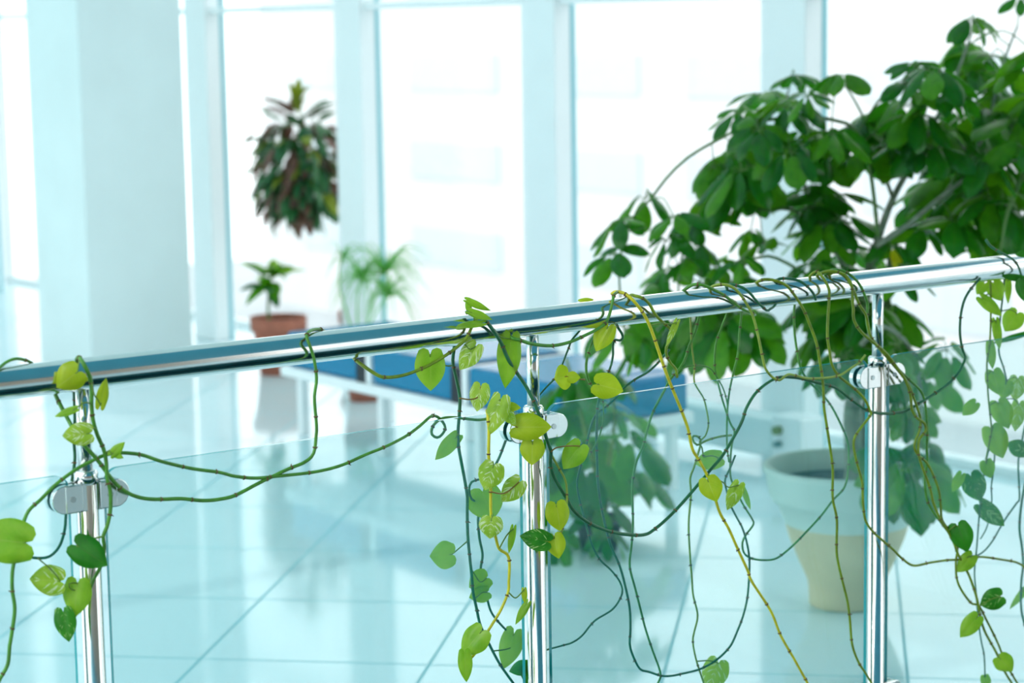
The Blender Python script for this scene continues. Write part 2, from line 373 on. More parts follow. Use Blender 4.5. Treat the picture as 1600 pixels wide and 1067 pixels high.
for k in range(-1, 3):
    ya, yb, za, zb, r = Y0+k*SP+0.029, Y0+(k+1)*SP-0.029, 0.10, 0.9680, 0.022
    out = []
    for cy, cz, a0 in ((yb-r, zb-r, 0), (ya+r, zb-r, 90), (ya+r, za+r, 180), (yb-r, za+r, 270)):
        for i in range(7):
            a = math.radians(a0+15*i); out.append((cy+r*math.cos(a), cz+r*math.sin(a)))
    bm = bmesh.new()
    f = [bm.verts.new((RX+0.004, p, q)) for p, q in out]; b = [bm.verts.new((RX-0.004, p, q)) for p, q in out]
    bm.faces.new(f); bm.faces.new(b[::-1])
    for i in range(len(out)):
        j = (i+1) % len(out); q = bm.faces.new((f[i], b[i], b[j], f[j])); q.material_index = 1
    obj('glass_panel', bm, [M['glass'], M['edge']], rl)

# ------------------------------------------------------------------ leaves
def blade(bm, B, T, w, roll=0.0, fold=0.25, curl=0.25, mi=0, shape='heart', normal=None, nl=9, nw=3):
    """one leaf blade from B (stalk end) to T (tip), w wide, its face towards `normal` turned by roll"""
    B, T = Vector(B), Vector(T); L = (T-B).length; a = (T-B)/L
    n = (normal if normal else (EYE-B)).normalized(); n = (n-a*n.dot(a))
    n = n.normalized() if n.length > 1e-6 else a.orthogonal().normalized()
    s = a.cross(n); n, s = n*math.cos(roll)+s*math.sin(roll), s*math.cos(roll)-n*math.sin(roll)
    uvl = bm.loops.layers.uv.verify()
    def half(t):
        if shape == 'heart':
            if t < 0.3: return 0.5*w*(0.86+0.14*math.sin(math.pi*0.5*t/0.3))
            return 0.5*w*max(0.004, 1-((t-0.3)/0.7)**2.0)
        if shape == 'lance': return 0.5*w*(math.sin(math.pi*min(1, t**0.85*0.98+0.02))**0.75)
        return 0.5*w*(math.sin(math.pi*min(1, t**1.15*0.97+0.03))**0.62)
    rows = []
    for i in range(nl+1):
        t = i/nl; row = []
        for j in range(-nw, nw+1):
            q = j/nw; aq = abs(q); h = half(t)
            y = t*L
            if shape == 'heart': y -= L*0.19*math.sin(math.pi*aq)*max(0, 1-t/0.45)**1.3
            x = q*h
            if shape == 'heart':
                k = max(0, 1-t/0.45); x = (1-k)*x + k*math.copysign(h*(0.5-0.5*math.cos(math.pi*aq)), q)
            z = -aq*h*math.tan(fold)*0.8 + 0.12*h*math.sin(aq*math.pi) + curl*L*(0.16*math.sin(math.pi*t)-0.55*max(0, t-0.55)**2)
            z += 0.035*w*math.sin(7*t+2.5*q+L*90)*aq
            row.append((bm.verts.new(B+a*y+s*x+n*z), (0.5+q*0.5, t)))
        rows.append(row)
    for r0, r1 in zip(rows, rows[1:]):
        for j in range(2*nw):
            qs = (r0[j], r0[j+1], r1[j+1], r1[j])
            if i == nl and (qs[2][0].co-qs[3][0].co).length < 1e-9: pass
            f = bm.faces.new([v for v, _ in qs]); f.material_index = mi; f.smooth = True
            for lp, (_, uv) in zip(f.loops, qs): lp[uvl].uv = uv

# ------------------------------------------------------------------ the vines on the railing
ON, IN = 0.033, -0.030          # towards the stairwell / behind the glass, metres off the railing plane
def P3(p, d):
    o = p[2] if len(p) > 2 else d
    return at_x(p[0], p[1], RX+o)
def stem_bm(path, rad, taper=0.8):
    bm = bmesh.new(); tube(bm, path, lambda t: rad*(1-(1-taper)*t), 8, 0)
    acc = 0.0; nxt = R.uniform(0.02, 0.05)
    for a, b in zip(path, path[1:]):
        d = (b-a).length
        if d < 1e-6: continue
        while acc+d > nxt:
            q = a.lerp(b, (nxt-acc)/d); t = (b-a).normalized(); s = t.orthogonal().normalized()
            s = Matrix.Rotation(R.uniform(0, 6.28), 3, t) @ s
            tube(bm, [q-t*0.0013, q-t*0.0005, q+t*0.0005, q+t*0.0013], lambda u: rad*(1.0 if u in (0, 1) else 1.22), 8, 1)
            tube(bm, [q+s*rad*0.8, q+s*(rad*1.3+0.0008)+t*0.0008, q+s*(rad*1.3+0.0016)+t*0.002], lambda u: 0.0010*(1-0.6*u), 5, 1)
            nxt += R.uniform(0.045, 0.078)
        acc += d
    return bm
VG = 'pothos vines trailing on the glass railing'
def vine(label, mat, rad, off, pts, leaves=(), shoots=()):
    path = smooth_path([P3(p, off) for p in pts], 0.006)
    root = thing('pothos_vine', label, 'vine', path[0], VG)
    obj('stem', stem_bm(path, rad), [M[mat], M['node']], root)
    allp = list(path)
    for r2, o2, sp_ in shoots:
        q = smooth_path([P3(p, o2) for p in sp_], 0.006); allp += q
        obj('side_shoot', stem_bm(q, r2), [M[mat], M['node']], root)
    for lf in leaves:
        b, t, w, m = lf[:4]; k = lf[4] if len(lf) > 4 else {}
        o = k.get('o', off+(0.012 if off > 0 else 0))
        B = at_x(b[0], b[1], RX+o); z = depth(B)
        T = at_depth(t[0], t[1], z+k.get('dz', 0.0)); wm = w*z/F_PX
        bm = bmesh.new()
        blade(bm, B, T, wm*1.06, k.get('roll', R.uniform(-0.35, 0.35)), k.get('fold', R.uniform(0.12, 0.35)), k.get('curl', R.uniform(0.1, 0.4)), nl=12, nw=4)
        lo = obj('leaf', bm, M[m], root)
        if k.get('np'): continue
        if 'p' in k: pp = [at_x(x, y, RX+o) for x, y in k['p']] + [B]
        else:
            q = min(allp, key=lambda v: (v-B).length)
            if (q-B).length > 0.06: continue
            mid = (q+B)*0.5+Vector((0.004, 0, 0.006)); pp = [q, mid, B]
        bm = bmesh.new(); tube(bm, smooth_path(pp+[B+(T-B).normalized()*0.004], 0.004), lambda u: 0.0013-0.0003*u, 6)
        obj('petiole', bm, M['petiole_red' if k.get('red') else 'petiole'], lo)
    return root

vine('short green vine lying on top of the handrail at its left end', 'stem_green', 0.0026, 0.02,
     [(-30, 592, .03), (-14, 580, .022), (0, 574, .012), (8, 567, .004), (21, 561, 0), (33, 561, -.004), (48, 566, -.01), (60, 575, -.022)])
vine('green vine sagging from the left post in a deep swag, then rising over the handrail', 'stem_green', 0.0032, ON,
     [(80, 598, -.03), (86, 615, -.024), (95, 634, -.01), (111, 664, .01), (119, 679, .024), (134, 698), (152, 718), (172, 745), (187, 761), (206, 773), (228, 779), (253, 780), (283, 779), (316, 782), (343, 780), (367, 774), (400, 757), (416, 749), (452, 732), (476, 722), (490, 708), (494, 680), (494.6, 665), (491.5, 628), (492, 613), (494.6, 591), (490.5, 560), (483, 537), (479, 526, .026), (482, 519, .015), (491, 515, .0), (502, 515, -.012), (512, 522, -.026)])
vine('long vine from the bottom left corner past the left post to a small coiled curl', 'stem_green', 0.0030, ON,
     [(-6, 1075), (0, 1060), (12, 1038), (15, 1009), (17.5, 995), (23, 952), (19, 920), (20, 888), (27, 858), (34, 826), (44, 799), (64, 780), (86, 758), (101, 746), (121, 732), (142, 721), (157, 713.5), (177, 708), (197, 707.6), (223, 711), (253, 721), (298, 731.6), (343, 738), (367, 744), (400, 747), (432, 744), (472, 740), (504, 735), (536, 726), (572, 710), (604, 697), (634, 681.4, .02), (654, 667, .01), (671, 652, 0), (677, 649.5, -.01), (684, 651.5, -.02), (691.6, 659, IN), (695.7, 669, IN), (690.5, 679, IN), (683, 683.5, IN), (675, 679, IN), (675, 669, IN), (681, 660, IN), (691.6, 653.6, -.02), (708, 652, -.022), (735, 655, -.015), (748, 656, -.008), (761, 654.5, 0.014)],
     [((40, 848), (-42, 838), 68, 'green', {'fold': .1})])
vine('vine with hanging heart leaves draped over the handrail in front of the left post', 'stem_green', 0.0034, 0.036,
     [(119, 566, .0), (122.7, 558, .012), (131.5, 570), (140, 588), (143, 606), (143, 631), (145.5, 656), (152, 679), (162, 702), (166, 722), (167, 745), (172, 765), (173, 783), (172, 801), (167, 823), (161, 838), (163, 853), (161, 870), (156, 888), (146.6, 904), (138.5, 925), (129, 944), (116, 963)],
     [((121, 581), (88, 606), 44, 'lime', {'fold': .5, 'p': [(124, 562), (122, 575)]}), ((157, 633), (166, 590), 19, 'lime', {'p': [(143, 598), (147, 616), (153, 625)]}), ((139, 677), (97, 681), 36, 'varieg', {}),
      ((117.6, 639), (85, 651), 12, 'green', {}), ((174.6, 710), (195, 690.6), 15, 'green', {}), ((177, 708), (193, 716), 11, 'green', {'np': 1}), ((120, 852), (168, 884), 46, 'darkleaf', {'p': [(161, 838), (140, 843)], 'fold': .15}),
      ((121, 911), (117, 964), 44, 'green', {'p': [(143, 912), (126, 921), (112, 921), (108, 912)]}), ((99, 956), (108, 1003), 33, 'darkvar', {'np': 1}), ((94, 908), (46, 904), 48, 'varieg', {'fold': .1, 'p': [(59, 872), (80, 890)]})])
vine('thin dark vine hanging behind the left post and looping below its left clamp', 'stem_dark', 0.0027, IN,
     [(115, 602, -.02), (116, 616, -.02), (117, 656), (115, 682), (117, 715), (114, 740), (109, 770), (105, 790), (103, 804), (101, 828), (93, 853), (78, 869), (59, 872), (43, 869), (27, 862)])
vine('olive vine drooping below the handrail left of the middle post across a single heart leaf', 'stem_olive', 0.0031, ON,
     [(548, 548, -.024), (553, 559, -.012), (564, 569, .012), (580, 580, .024), (596, 588.7), (615, 589), (638, 584), (666, 572.6), (687, 561), (708, 547), (726.6, 531), (734, 518), (741, 503), (748.7, 494, .02), (752, 489, .008)],
     [((672, 554), (673, 611), 47, 'green', {'fold': .1, 'o': .022, 'curl': .15, 'p': [(706, 571), (696, 571), (682, 560)]}),
      ((734, 487), (770, 500), 20, 'green', {'roll': .9}), ((752, 505), (705, 512), 15, 'green', {'roll': .8, 'np': 1})])
vine('long dark vine swagging from the middle post in two arcs to the handrail at right', 'stem_dark', 0.0032, ON,
     [(728, 489, .01), (733.6, 486.6, .015), (743, 488, .024), (752.5, 494), (764, 507), (773, 520), (783, 535.5), (790, 552.5), (797, 566.7), (809, 584.7), (820.6, 601.7), (832, 622.7, .042), (842, 647, .05), (849, 670, .05), (856.6, 692.7, .048), (861, 706, .045), (860, 723, .042), (864, 742), (875.5, 763), (887, 782), (894.7, 796), (914, 813), (940, 826), (971, 834), (1006, 835.5), (1025, 825), (1045.6, 807), (1064, 788), (1084, 765), (1111, 733), (1129.5, 711), (1152, 673), (1161, 654), (1166, 638), (1180, 615), (1198, 599), (1215, 590), (1228, 589), (1250, 591), (1276, 597.6), (1306, 606), (1331, 625), (1357, 642), (1382, 646), (1400, 645), (1415, 642), (1438, 629), (1458, 616.6), (1478, 602.6), (1495, 586), (1503.6, 572), (1508, 557), (1503.6, 544.5), (1500, 521.7), (1501, 494), (1506, 471), (1513.7, 456), (1524, 443, .02), (1532, 434, .026)],
     [((806, 667), (862, 667), 42, 'lime', {'o': .055, 'red': 1, 'p': [(842, 658), (826, 655), (811, 656)], 'roll': .1}), ((832, 691), (831, 727), 37, 'lime', {'o': .062, 'p': [(833, 676), (826, 682)], 'roll': .05, 'curl': .1}),
      ((906, 697), (880, 733), 36, 'green', {'o': .05, 'red': 1, 'p': [(861, 706), (868, 700), (884, 697)]}), ((798, 530), (790, 607), 37, 'green', {'fold': .2, 'o': .028, 'p': [(772, 514), (782, 526)], 'curl': .2}),
      ((733, 484), (730, 466), 10, 'green', {'o': .012}), ((731, 470), (767, 486), 14, 'green', {'o': .014, 'roll': .7, 'np': 1})])
vine('bright yellow-stemmed leafy vine hanging just left of the middle post', 'stem_yellow', 0.0029, 0.036,
     [(761, 641, .02), (763, 655), (764, 676), (763.5, 712.6), (766, 730.6), (766.7, 766.6), (767, 800), (769.6, 822.5), (774, 837.5), (780, 857.5), (792.6, 866), (796, 880), (795, 910), (794, 925), (782.6, 952.6), (767.6, 977.6), (755, 997.6), (745, 1017.6), (735, 1029)],
     [((782, 624), (766, 678), 38, 'varieg', {'roll': .5}), ((784, 634), (806, 664), 24, 'varieg', {'roll': -.4}), ((792, 634), (814, 637), 15, 'lime', {}), ((771, 728), (757, 766), 40, 'varieg', {'roll': .2}),
      ((811, 753), (783, 784), 34, 'varieg', {'roll': .3, 'red': 1, 'p': [(767, 768), (780, 771), (792, 769)]}), ((768, 811), (765, 842), 37, 'varieg', {'roll': .2}), ((802, 826), (795, 865), 11, 'green', {'p': [(780, 857), (792, 836)]}),
      ((819, 921), (820, 943), 9, 'lime', {'p': [(795, 926), (806, 934)]}), ((824, 943), (805, 976), 13, 'green', {'np': 1, 'o': .02}), ((752, 987), (722, 1024), 42, 'green', {'roll': .3}), ((726, 1021), (729, 1066), 22, 'green', {'np': 1}),
      ((751, 604), (745, 643), 32, 'varieg', {'o': .02, 'red': 1, 'p': [(718, 622), (734, 624), (747, 620)]}), ((743, 541), (718, 578), 34, 'varieg', {'o': .03, 'p': [(726, 538), (735, 546)], 'roll': .4})])
vine('short yellow-green shoot with three lime leaves hanging right of the middle post', 'stem_pale', 0.0021, 0.04,
     [(858, 700, .045), (863, 713), (872, 729), (883, 749.5), (886, 770), (885.5, 790), (884.7, 807), (879, 826), (873, 845)],
     [((869, 789), (875, 830), 38, 'lime', {'p': [(884, 808), (874, 800)], 'fold': .1}), ((855, 846), (812, 837), 34, 'darkvar', {'p': [(877, 830), (866, 840)]}), ((866, 838), (873, 873), 30, 'lime', {})])
vine('dark vine dropping straight down behind the glass left of the middle post', 'stem_dark', 0.0030, IN,
     [(711, 531, -.022), (710, 541, -.022), (708, 556), (708, 569.5), (712.7, 590), (718.4, 621), (717.5, 649), (715.6, 675.7), (716.5, 698), (721, 723), (726, 749.5), (730, 776), (730, 800), (731, 837.5), (734, 870), (737, 900), (739, 925), (744, 947.6), (750, 975), (759, 995), (770, 1017.6), (782.6, 1040), (801, 1066), (808, 1076)],
     [((713, 683), (680, 719), 24, 'green', {}), ((706, 866), (671, 869), 44, 'green', {'p': [(732, 844), (718, 856)], 'fold': .08}), ((760, 903), (733, 918), 36, 'green', {'p': [(737, 890), (750, 909)]}), ((761, 925), (733, 934), 28, 'green', {}),
      ((803, 990), (787, 1045), 36, 'green', {'p': [(770, 1017), (792, 1014), (806, 1006)]}), ((825, 1040), (795, 1049), 24, 'darkleaf', {'np': 1}), ((822, 1043), (838, 1076), 26, 'darkleaf', {'np': 1})])
vine('vine behind the glass looping round a big pale leaf left of the middle post', 'stem_dark', 0.0024, IN-0.01,
     [(795, 676), (791, 686), (779, 717), (766, 738), (752, 747.6), (737, 753), (733, 765), (737, 780), (750, 784), (763, 785)],
     [((754, 768), (768, 814), 56, 'green', {'fold': .06, 'np': 1})],
     [(0.0024, IN-0.012, [(748, 806), (747, 812), (749, 840), (754, 867), (751, 890), (756, 915), (760, 930), (767, 955), (780, 973), (800, 993), (814, 1005)])])
vine('green vine hanging in a shallow curve under the handrail across the middle post', 'stem_green', 0.0031, ON,
     [(796, 524, 0.02), (801.7, 529), (813, 531.7), (830, 537), (853, 540), (871.7, 539), (892.6, 533.6), (914, 524), (932, 515), (946, 505), (952.6, 490), (957, 472), (959.4, 461, .026), (966, 456, .012), (974, 458, 0), (984, 466, -.02)],
     [((907, 471), (928, 468), 9, 'lime', {'o': -.02, 'np': 1})])
vine('thin vine crossing behind the top of the middle post beside a round lime leaf', 'stem_dark', 0.0019, -0.02,
     [(908, 511), (905, 517.5), (893.6, 531), (889, 542.5), (885, 552.5), (871.7, 584.7), (853, 605.5), (843, 617)],
     [((886, 588), (866, 592), 38, 'lime', {'fold': .08, 'red': 1, 'o': .0, 'p': [(914, 593), (900, 592)]}), ((889, 589), (907, 590), 18, 'lime', {'o': .01, 'np': 1})])
vine('vine drooping beside a triangular lime leaf on the upper edge of the middle right glass', 'stem_green', 0.0026, 0.0,
     [(937, 528), (929, 529), (921, 547), (916, 567.5), (917.4, 588), (925, 604), (934.4, 619, .016)],
     [((933, 600), (974, 611), 40, 'lime', {'o': .03, 'roll': .2, 'p': [(941, 619), (940, 610)]})],
     [(0.0016, -0.028, [(941, 612, -.01), (943, 645), (941, 665), (934, 688), (921, 711)])])
vine('short hooked vine under the handrail holding one hanging lime leaf', 'stem_dark', 0.0025, 0.012,
     [(963, 503, -.015), (965, 511), (971, 520), (973, 528), (968, 532), (961, 531), (957.6, 540), (958, 552), (955, 570), (948, 588)],
     [((950, 511), (931, 549), 32, 'lime', {'roll': .3})])
vine('long yellow vine running diagonally across the glass from the handrail to the bottom edge', 'stem_yellow', 0.0030, 0.04,
     [(956, 459, .0), (961.7, 456, .01), (973, 457.4, .02), (984, 464, .032), (996, 477), (1007, 492.6), (1016, 511), (1025, 536), (1034, 563), (1043, 588), (1054.7, 617), (1066, 644.6), (1075, 670), (1082, 701.7), (1093, 720), (1107, 747), (1116, 774), (1125, 801.5), (1138.6, 826), (1152, 856), (1168, 890.8), (1175, 909), (1204, 954), (1220, 993), (1240, 1028), (1261, 1066), (1268, 1080)],
     [((1106, 750), (1120, 784), 36, 'lime', {'roll': .3}), ((1154, 758), (1136, 797), 23, 'varieg', {'p': [(1117, 748), (1129, 753), (1138, 761)]})])
vine('brown-green stub of vine over the handrail ending beside a folded pale leaf', 'stem_olive', 0.0030, 0.034,
     [(980, 466, .0), (986.6, 461, .012), (991, 462, .026), (1002.5, 465), (1014, 474), (1023, 490), (1034, 502), (1048, 515), (1048, 528), (1041, 543), (1042, 556), (1048, 567.5), (1056, 576.5), (1058, 590)],
     [((1057, 504), (1041, 541), 11, 'varieg', {'p': [(1018, 508), (1034, 505), (1048, 506)]})])
vine('thin pale vine behind the glass ending in a hook above a single pale leaf', 'stem_pale', 0.0018, IN,
     [(1078, 484, -.026), (1078.5, 495), (1079.6, 517.5), (1081, 542.5), (1085, 574), (1085, 597), (1098, 619.6), (1102, 631), (1107, 661), (1102, 681), (1093, 690), (1097, 700), (1099, 714)],
     [((1124, 716), (1085, 724), 30, 'green', {'p': [(1100, 714), (1112, 712)]})])
vine('vine running from the handrail down to the lowest loop at the bottom of the glass', 'stem_green', 0.0024, IN,
     [(1095, 484, -.026), (1092, 495), (1086.5, 517.5), (1077, 540), (1070.6, 560.7), (1061.5, 576.5), (1048, 592), (1036.5, 613), (1020.7, 643), (1011.6, 670), (1004.8, 697), (995.7, 717.6), (991, 735.7), (988, 760.7), (988.5, 792), (989, 822), (986.6, 854), (984, 885), (993.4, 922.6), (1002.5, 959), (1009, 984), (1019.5, 1015.6), (1032, 1052), (1027.5, 1068), (1024, 1078)])
vine('thin vine behind the glass curving left to the lower part of the middle post', 'stem_dark', 0.0021, IN-0.012,
     [(1046, 546), (1039, 554), (1027.5, 567.5), (1011.6, 582), (993.4, 592), (975, 606), (961.7, 622), (946, 636), (932, 647), (923, 665), (917.4, 690), (906, 733), (901.6, 756), (906, 783), (914, 813), (921, 840), (929, 860), (939, 876), (955, 891), (968.5, 909), (972, 927), (958, 951), (929, 970), (909.5, 993), (893.6, 1004), (880, 1008), (862, 1013), (848, 1017)])
vine('dark vine making the big U-shaped loop low behind the middle right glass', 'stem_dark', 0.0024, IN-0.004,
     [(938, 602), (936, 620), (933, 645), (932, 690), (933, 722), (934.4, 756), (940, 795), (944.6, 815), (950, 838), (957, 859), (968.5, 885), (977.5, 918), (984, 952), (985, 984), (984, 1006.5), (989, 1024.6), (1000, 1045), (1014, 1049.6), (1034, 1055.7), (1050, 1055.7), (1064, 1053), (1088.7, 1047), (1107, 1039), (1120.5, 1030), (1132, 1020), (1143, 1006.5), (1152, 986), (1160, 965.6), (1167, 938), (1170, 909), (1171, 875), (1167, 848), (1160, 825), (1152, 810), (1141, 788), (1135, 765), (1133, 749), (1141, 731), (1149, 711)])
vine('vine looping from the handrail past the planter rim and back, behind the middle right glass', 'stem_green', 0.0023, IN-0.008,
     [(1242, 468, -.024), (1241.7, 476), (1240.5, 491), (1241.7, 521.7), (1247, 557), (1253, 580), (1268, 600), (1288, 620), (1301, 638), (1316, 668), (1325.7, 696), (1325, 736.6), (1319, 762), (1301, 782), (1283.5, 805), (1260.7, 830), (1238, 853), (1213.5, 872), (1191, 875), (1172.6, 871.5), (1162.4, 863.6), (1160, 847.7), (1166, 835), (1177, 819.6), (1175, 810.5), (1161, 788), (1150, 765), (1142, 747), (1141, 726.6), (1143, 697), (1147.7, 674.4), (1141, 661), (1129.5, 627), (1120.5, 592.4), (1116.6, 572), (1118, 540), (1125, 517.5), (1136, 489), (1139, 478, -.026)],
     [((1161, 763), (1173, 797), 9, 'green', {'o': IN})])
vine('straight thin vine behind the glass joining a side tendril that arches to the left', 'stem_green', 0.0021, IN,
     [(1161, 476, -.026), (1159, 486), (1155.6, 517.5), (1153, 551.6), (1144, 590), (1138.6, 619.6), (1136, 654), (1136, 695), (1139, 722)], (),
     [(0.0016, IN, [(1061.5, 579), (1073, 573), (1091, 571), (1107, 574), (1116, 583), (1129.5, 606), (1136, 629), (1137, 650)])])
vine('yellow-green vine behind the glass with a curled top and a variegated leaf at bottom', 'stem_pale', 0.0022, IN-0.004,
     [(1143, 680), (1125, 682), (1104.6, 688), (1089, 695), (1082, 686), (1084, 681), (1092, 683), (1095, 692), (1090, 711), (1084, 731), (1078.5, 747), (1079.6, 774), (1076, 819.6), (1078.5, 872.6), (1081, 902), (1083, 929), (1090, 961), (1085, 986), (1082.6, 1002), (1087.6, 1030), (1099, 1066), (1103, 1080)],
     [((1122, 1036), (1106, 1080), 40, 'varieg', {'p': [(1090, 1033), (1108, 1032)]})])
vine('dark vine coiled over the handrail, first coil right of the diagonal yellow vine', 'stem_green', 0.0030, 0.031,
     [(1062, 460, -.01), (1070.6, 452, .0), (1084, 444.5, .014), (1100, 446, .024), (1113.7, 452), (1129.5, 460), (1143, 470), (1157, 481), (1166, 486), (1174, 490, .02), (1180, 492, .0)])
vine('tan-green vine over the handrail that hangs down and winds round the long swag', 'stem_pale', 0.0027, 0.040,
     [(1106, 452, .0), (1117, 446, .016), (1129.5, 444.5, .026), (1143, 448, .034), (1154.5, 457), (1166, 474), (1174, 488), (1179.5, 504), (1186, 531), (1191, 556), (1196.5, 576.5), (1208, 590), (1218, 594, .044), (1225, 589, .044), (1231, 585, .04), (1240.5, 586), (1261, 591), (1283.5, 591), (1301, 589), (1315, 585), (1330, 575), (1342, 567), (1352, 554.6)])
vine('dark vine bent over the handrail and tucked under it, second of the coils', 'stem_dark', 0.0028, 0.031,
     [(1132, 451, .0), (1141, 444.5, .014), (1157, 448, .024), (1170, 456), (1182, 470), (1197.6, 484.7), (1203, 483), (1208, 480, .024), (1213, 474, .022)])
vine('knobbly olive vine hanging from the handrail in front of the big planter', 'stem_olive', 0.0029, 0.036,
     [(1178, 444, -.006), (1188.5, 438, .01), (1200, 436.5, .018), (1215, 439.5, .03), (1230, 447), (1243, 463.5), (1255.7, 484), (1266, 509), (1276, 537), (1281, 565), (1285, 590), (1287, 620), (1288, 640.5), (1295, 686), (1301, 731.6), (1301, 777), (1307.5, 812), (1307.5, 865), (1316.4, 908), (1324, 938.7), (1328, 969), (1331.6, 1007), (1341.7, 1035), (1352, 1051), (1362, 1068), (1367, 1080)])
vine('cut vine end curving over the handrail just left of the bundle by the right post', 'stem_dark', 0.0030, 0.033,
     [(1206, 443, .0), (1218, 435.7, .012), (1238, 436, .02), (1253, 441, .028), (1266, 452), (1272, 461), (1274.6, 469)])
vine('vine knotting with the swag at the right post and running off right', 'stem_olive', 0.0028, 0.037,
     [(1264, 434, .0), (1268, 429, .006), (1276, 424, .016), (1286, 434, .028), (1295, 451), (1295.6, 466), (1293.6, 496), (1293, 527), (1296, 547), (1300, 570), (1311, 587.5), (1326.5, 600), (1341.7, 613), (1352, 625), (1359, 640.6), (1361, 647), (1354, 657), (1341.7, 673), (1334, 688.5), (1336.6, 714), (1346.7, 752), (1348, 777), (1352, 812), (1364.5, 831), (1377, 842.5), (1395, 858), (1410, 873), (1427.7, 883.5), (1453, 879), (1481, 875), (1503.6, 874), (1531, 870), (1564, 874), (1589.6, 879), (1606, 890)])
vine('front vine of the bundle beside the right post, with dark heart leaves low down', 'stem_olive', 0.0030, 0.042,
     [(1276, 431, .0), (1286, 425.5, .012), (1301, 423.5, .024), (1319, 429, .034), (1329, 441), (1332, 453), (1332, 468.6), (1333.5, 485), (1334, 499), (1344, 516.6), (1362, 533), (1382, 549.5), (1400, 572), (1415, 595), (1422.6, 618), (1425, 640), (1433, 653), (1444, 660.7), (1446.7, 673), (1436.6, 686), (1435, 706), (1440, 726.5), (1453, 762), (1459, 787), (1471, 815), (1481, 830), (1490, 847), (1498, 868), (1513.7, 898), (1526, 933.6), (1531.4, 961.5), (1539, 987), (1556.7, 1019.6), (1569, 1047.5), (1580, 1066), (1588, 1080)],
     [((1497, 822), (1512, 862), 36, 'darkleaf', {'fold': .1}), ((1518, 869), (1496, 894), 25, 'green', {}), ((1563, 932), (1531, 945), 34, 'darkvar', {}), ((1526, 965), (1500, 996), 27, 'green', {}), ((1562, 1028), (1582, 1049), 30, 'green', {'roll': .2})])
vine('rear vine of the bundle beside the right post, crossing the two others', 'stem_green', 0.0028, 0.032,
     [(1288, 430, .0), (1301, 421.5, .012), (1319, 424, .022), (1334, 434), (1344, 446), (1352, 463.5), (1355.6, 477), (1354, 501), (1359, 521.7), (1370, 540, .036), (1384, 556, .034), (1402, 575), (1422.6, 595), (1438, 610), (1445, 628), (1447.5, 650), (1449, 673), (1448, 701), (1449, 721), (1445, 747), (1446.7, 772), (1453, 792), (1473, 820), (1491, 845), (1494, 862)])
vine('middle vine of the bundle beside the right post, running down to the bottom right edge', 'stem_olive', 0.0028, 0.037,
     [(1292, 431, .0), (1306, 425, .018), (1320, 432, .03), (1331.6, 449), (1341.7, 473.6), (1353, 492), (1357, 512), (1362, 528, .04), (1386, 558, .038), (1406, 582), (1419, 600), (1430, 628), (1438, 653), (1436.6, 673), (1429, 693.6), (1433, 709), (1450.5, 726.5), (1465.7, 762), (1469.5, 787), (1472, 812), (1484, 830), (1493, 845), (1496, 858), (1493.5, 880.5), (1497, 911), (1516, 941), (1529, 946), (1541.6, 969), (1559, 1004.5), (1572, 1037), (1590, 1068), (1597, 1080)])
vine('leafy vine hanging behind the right glass with a folded leaf at its top', 'stem_olive', 0.0022, -0.026,
     [(1547, 436), (1547.5, 448), (1548, 468), (1548, 500), (1547, 528), (1545, 545), (1542, 567), (1543, 600), (1544.5, 624), (1547.6, 653), (1549, 671), (1546, 690), (1541, 715), (1541, 726)],
     [((1538, 443), (1526, 460), 18, 'green', {'np': 1}), ((1552, 442), (1564, 470), 28, 'green', {'np': 1}), ((1534, 466), (1566, 494), 19, 'green', {}), ((1556, 503), (1562, 547), 14, 'green', {}), ((1600, 522), (1549, 537), 9, 'darkleaf', {'np': 1}),
      ((1547, 538), (1551, 577), 15, 'green', {}), ((1552, 582), (1561, 617), 30, 'green', {}), ((1524, 630), (1504, 649), 20, 'green', {'np': 1}), ((1550, 671), (1567, 716), 38, 'green', {'fold': .1}), ((1541, 722), (1549, 747), 24, 'green', {}), ((1560, 630), (1576, 670), 34, 'green', {})])
vine('leafy vine behind the right glass with a large dark heart leaf low down', 'stem_dark', 0.0020, -0.032,
     [(1570, 430), (1569, 439), (1567, 461), (1564, 486), (1562, 507), (1561, 535), (1561, 552), (1568, 574.6), (1572, 591), (1572, 599), (1571, 618), (1566, 640), (1558, 667), (1550, 690), (1542.5, 711), (1537, 744), (1532, 783), (1529, 818), (1526, 857), (1522.7, 894), (1525, 924), (1528.5, 968), (1533, 1000.6), (1537.7, 1023.7), (1539, 1058)],
     [((1575, 437), (1575, 475), 11, 'green', {}), ((1589, 490), (1570, 518), 32, 'green', {}), ((1572, 598), (1566, 624), 26, 'green', {}), ((1590, 592), (1586, 626), 28, 'varieg', {}), ((1592, 632), (1586, 674), 24, 'varieg', {}), ((1600, 704), (1573, 692), 26, 'darkvar', {'np': 1}),
      ((1502, 742), (1488, 769), 17, 'green', {'np': 1}), ((1517, 744), (1532, 783), 37, 'darkvar', {'fold': .1}), ((1533, 790), (1570, 822), 28, 'darkvar', {}), ((1539, 1057), (1543, 1078), 16, 'green', {'np': 1})],
     [(0.0018, -0.034, [(1554, 700), (1554, 713), (1552, 737.5), (1549, 760), (1549.7, 781), (1546.6, 805.6), (1541, 826), (1532, 842)])])
vine('vine entering at the right edge behind the glass and curving down to the left', 'stem_dark', 0.0021, -0.04,
     [(1606, 650), (1600, 671.5), (1596, 694), (1591, 723), (1593, 776.7), (1589, 785), (1574.4, 805.6), (1564, 822), (1550.5, 845.5), (1536.6, 861.7), (1522.7, 868.6), (1511, 863), (1499.5, 852)])
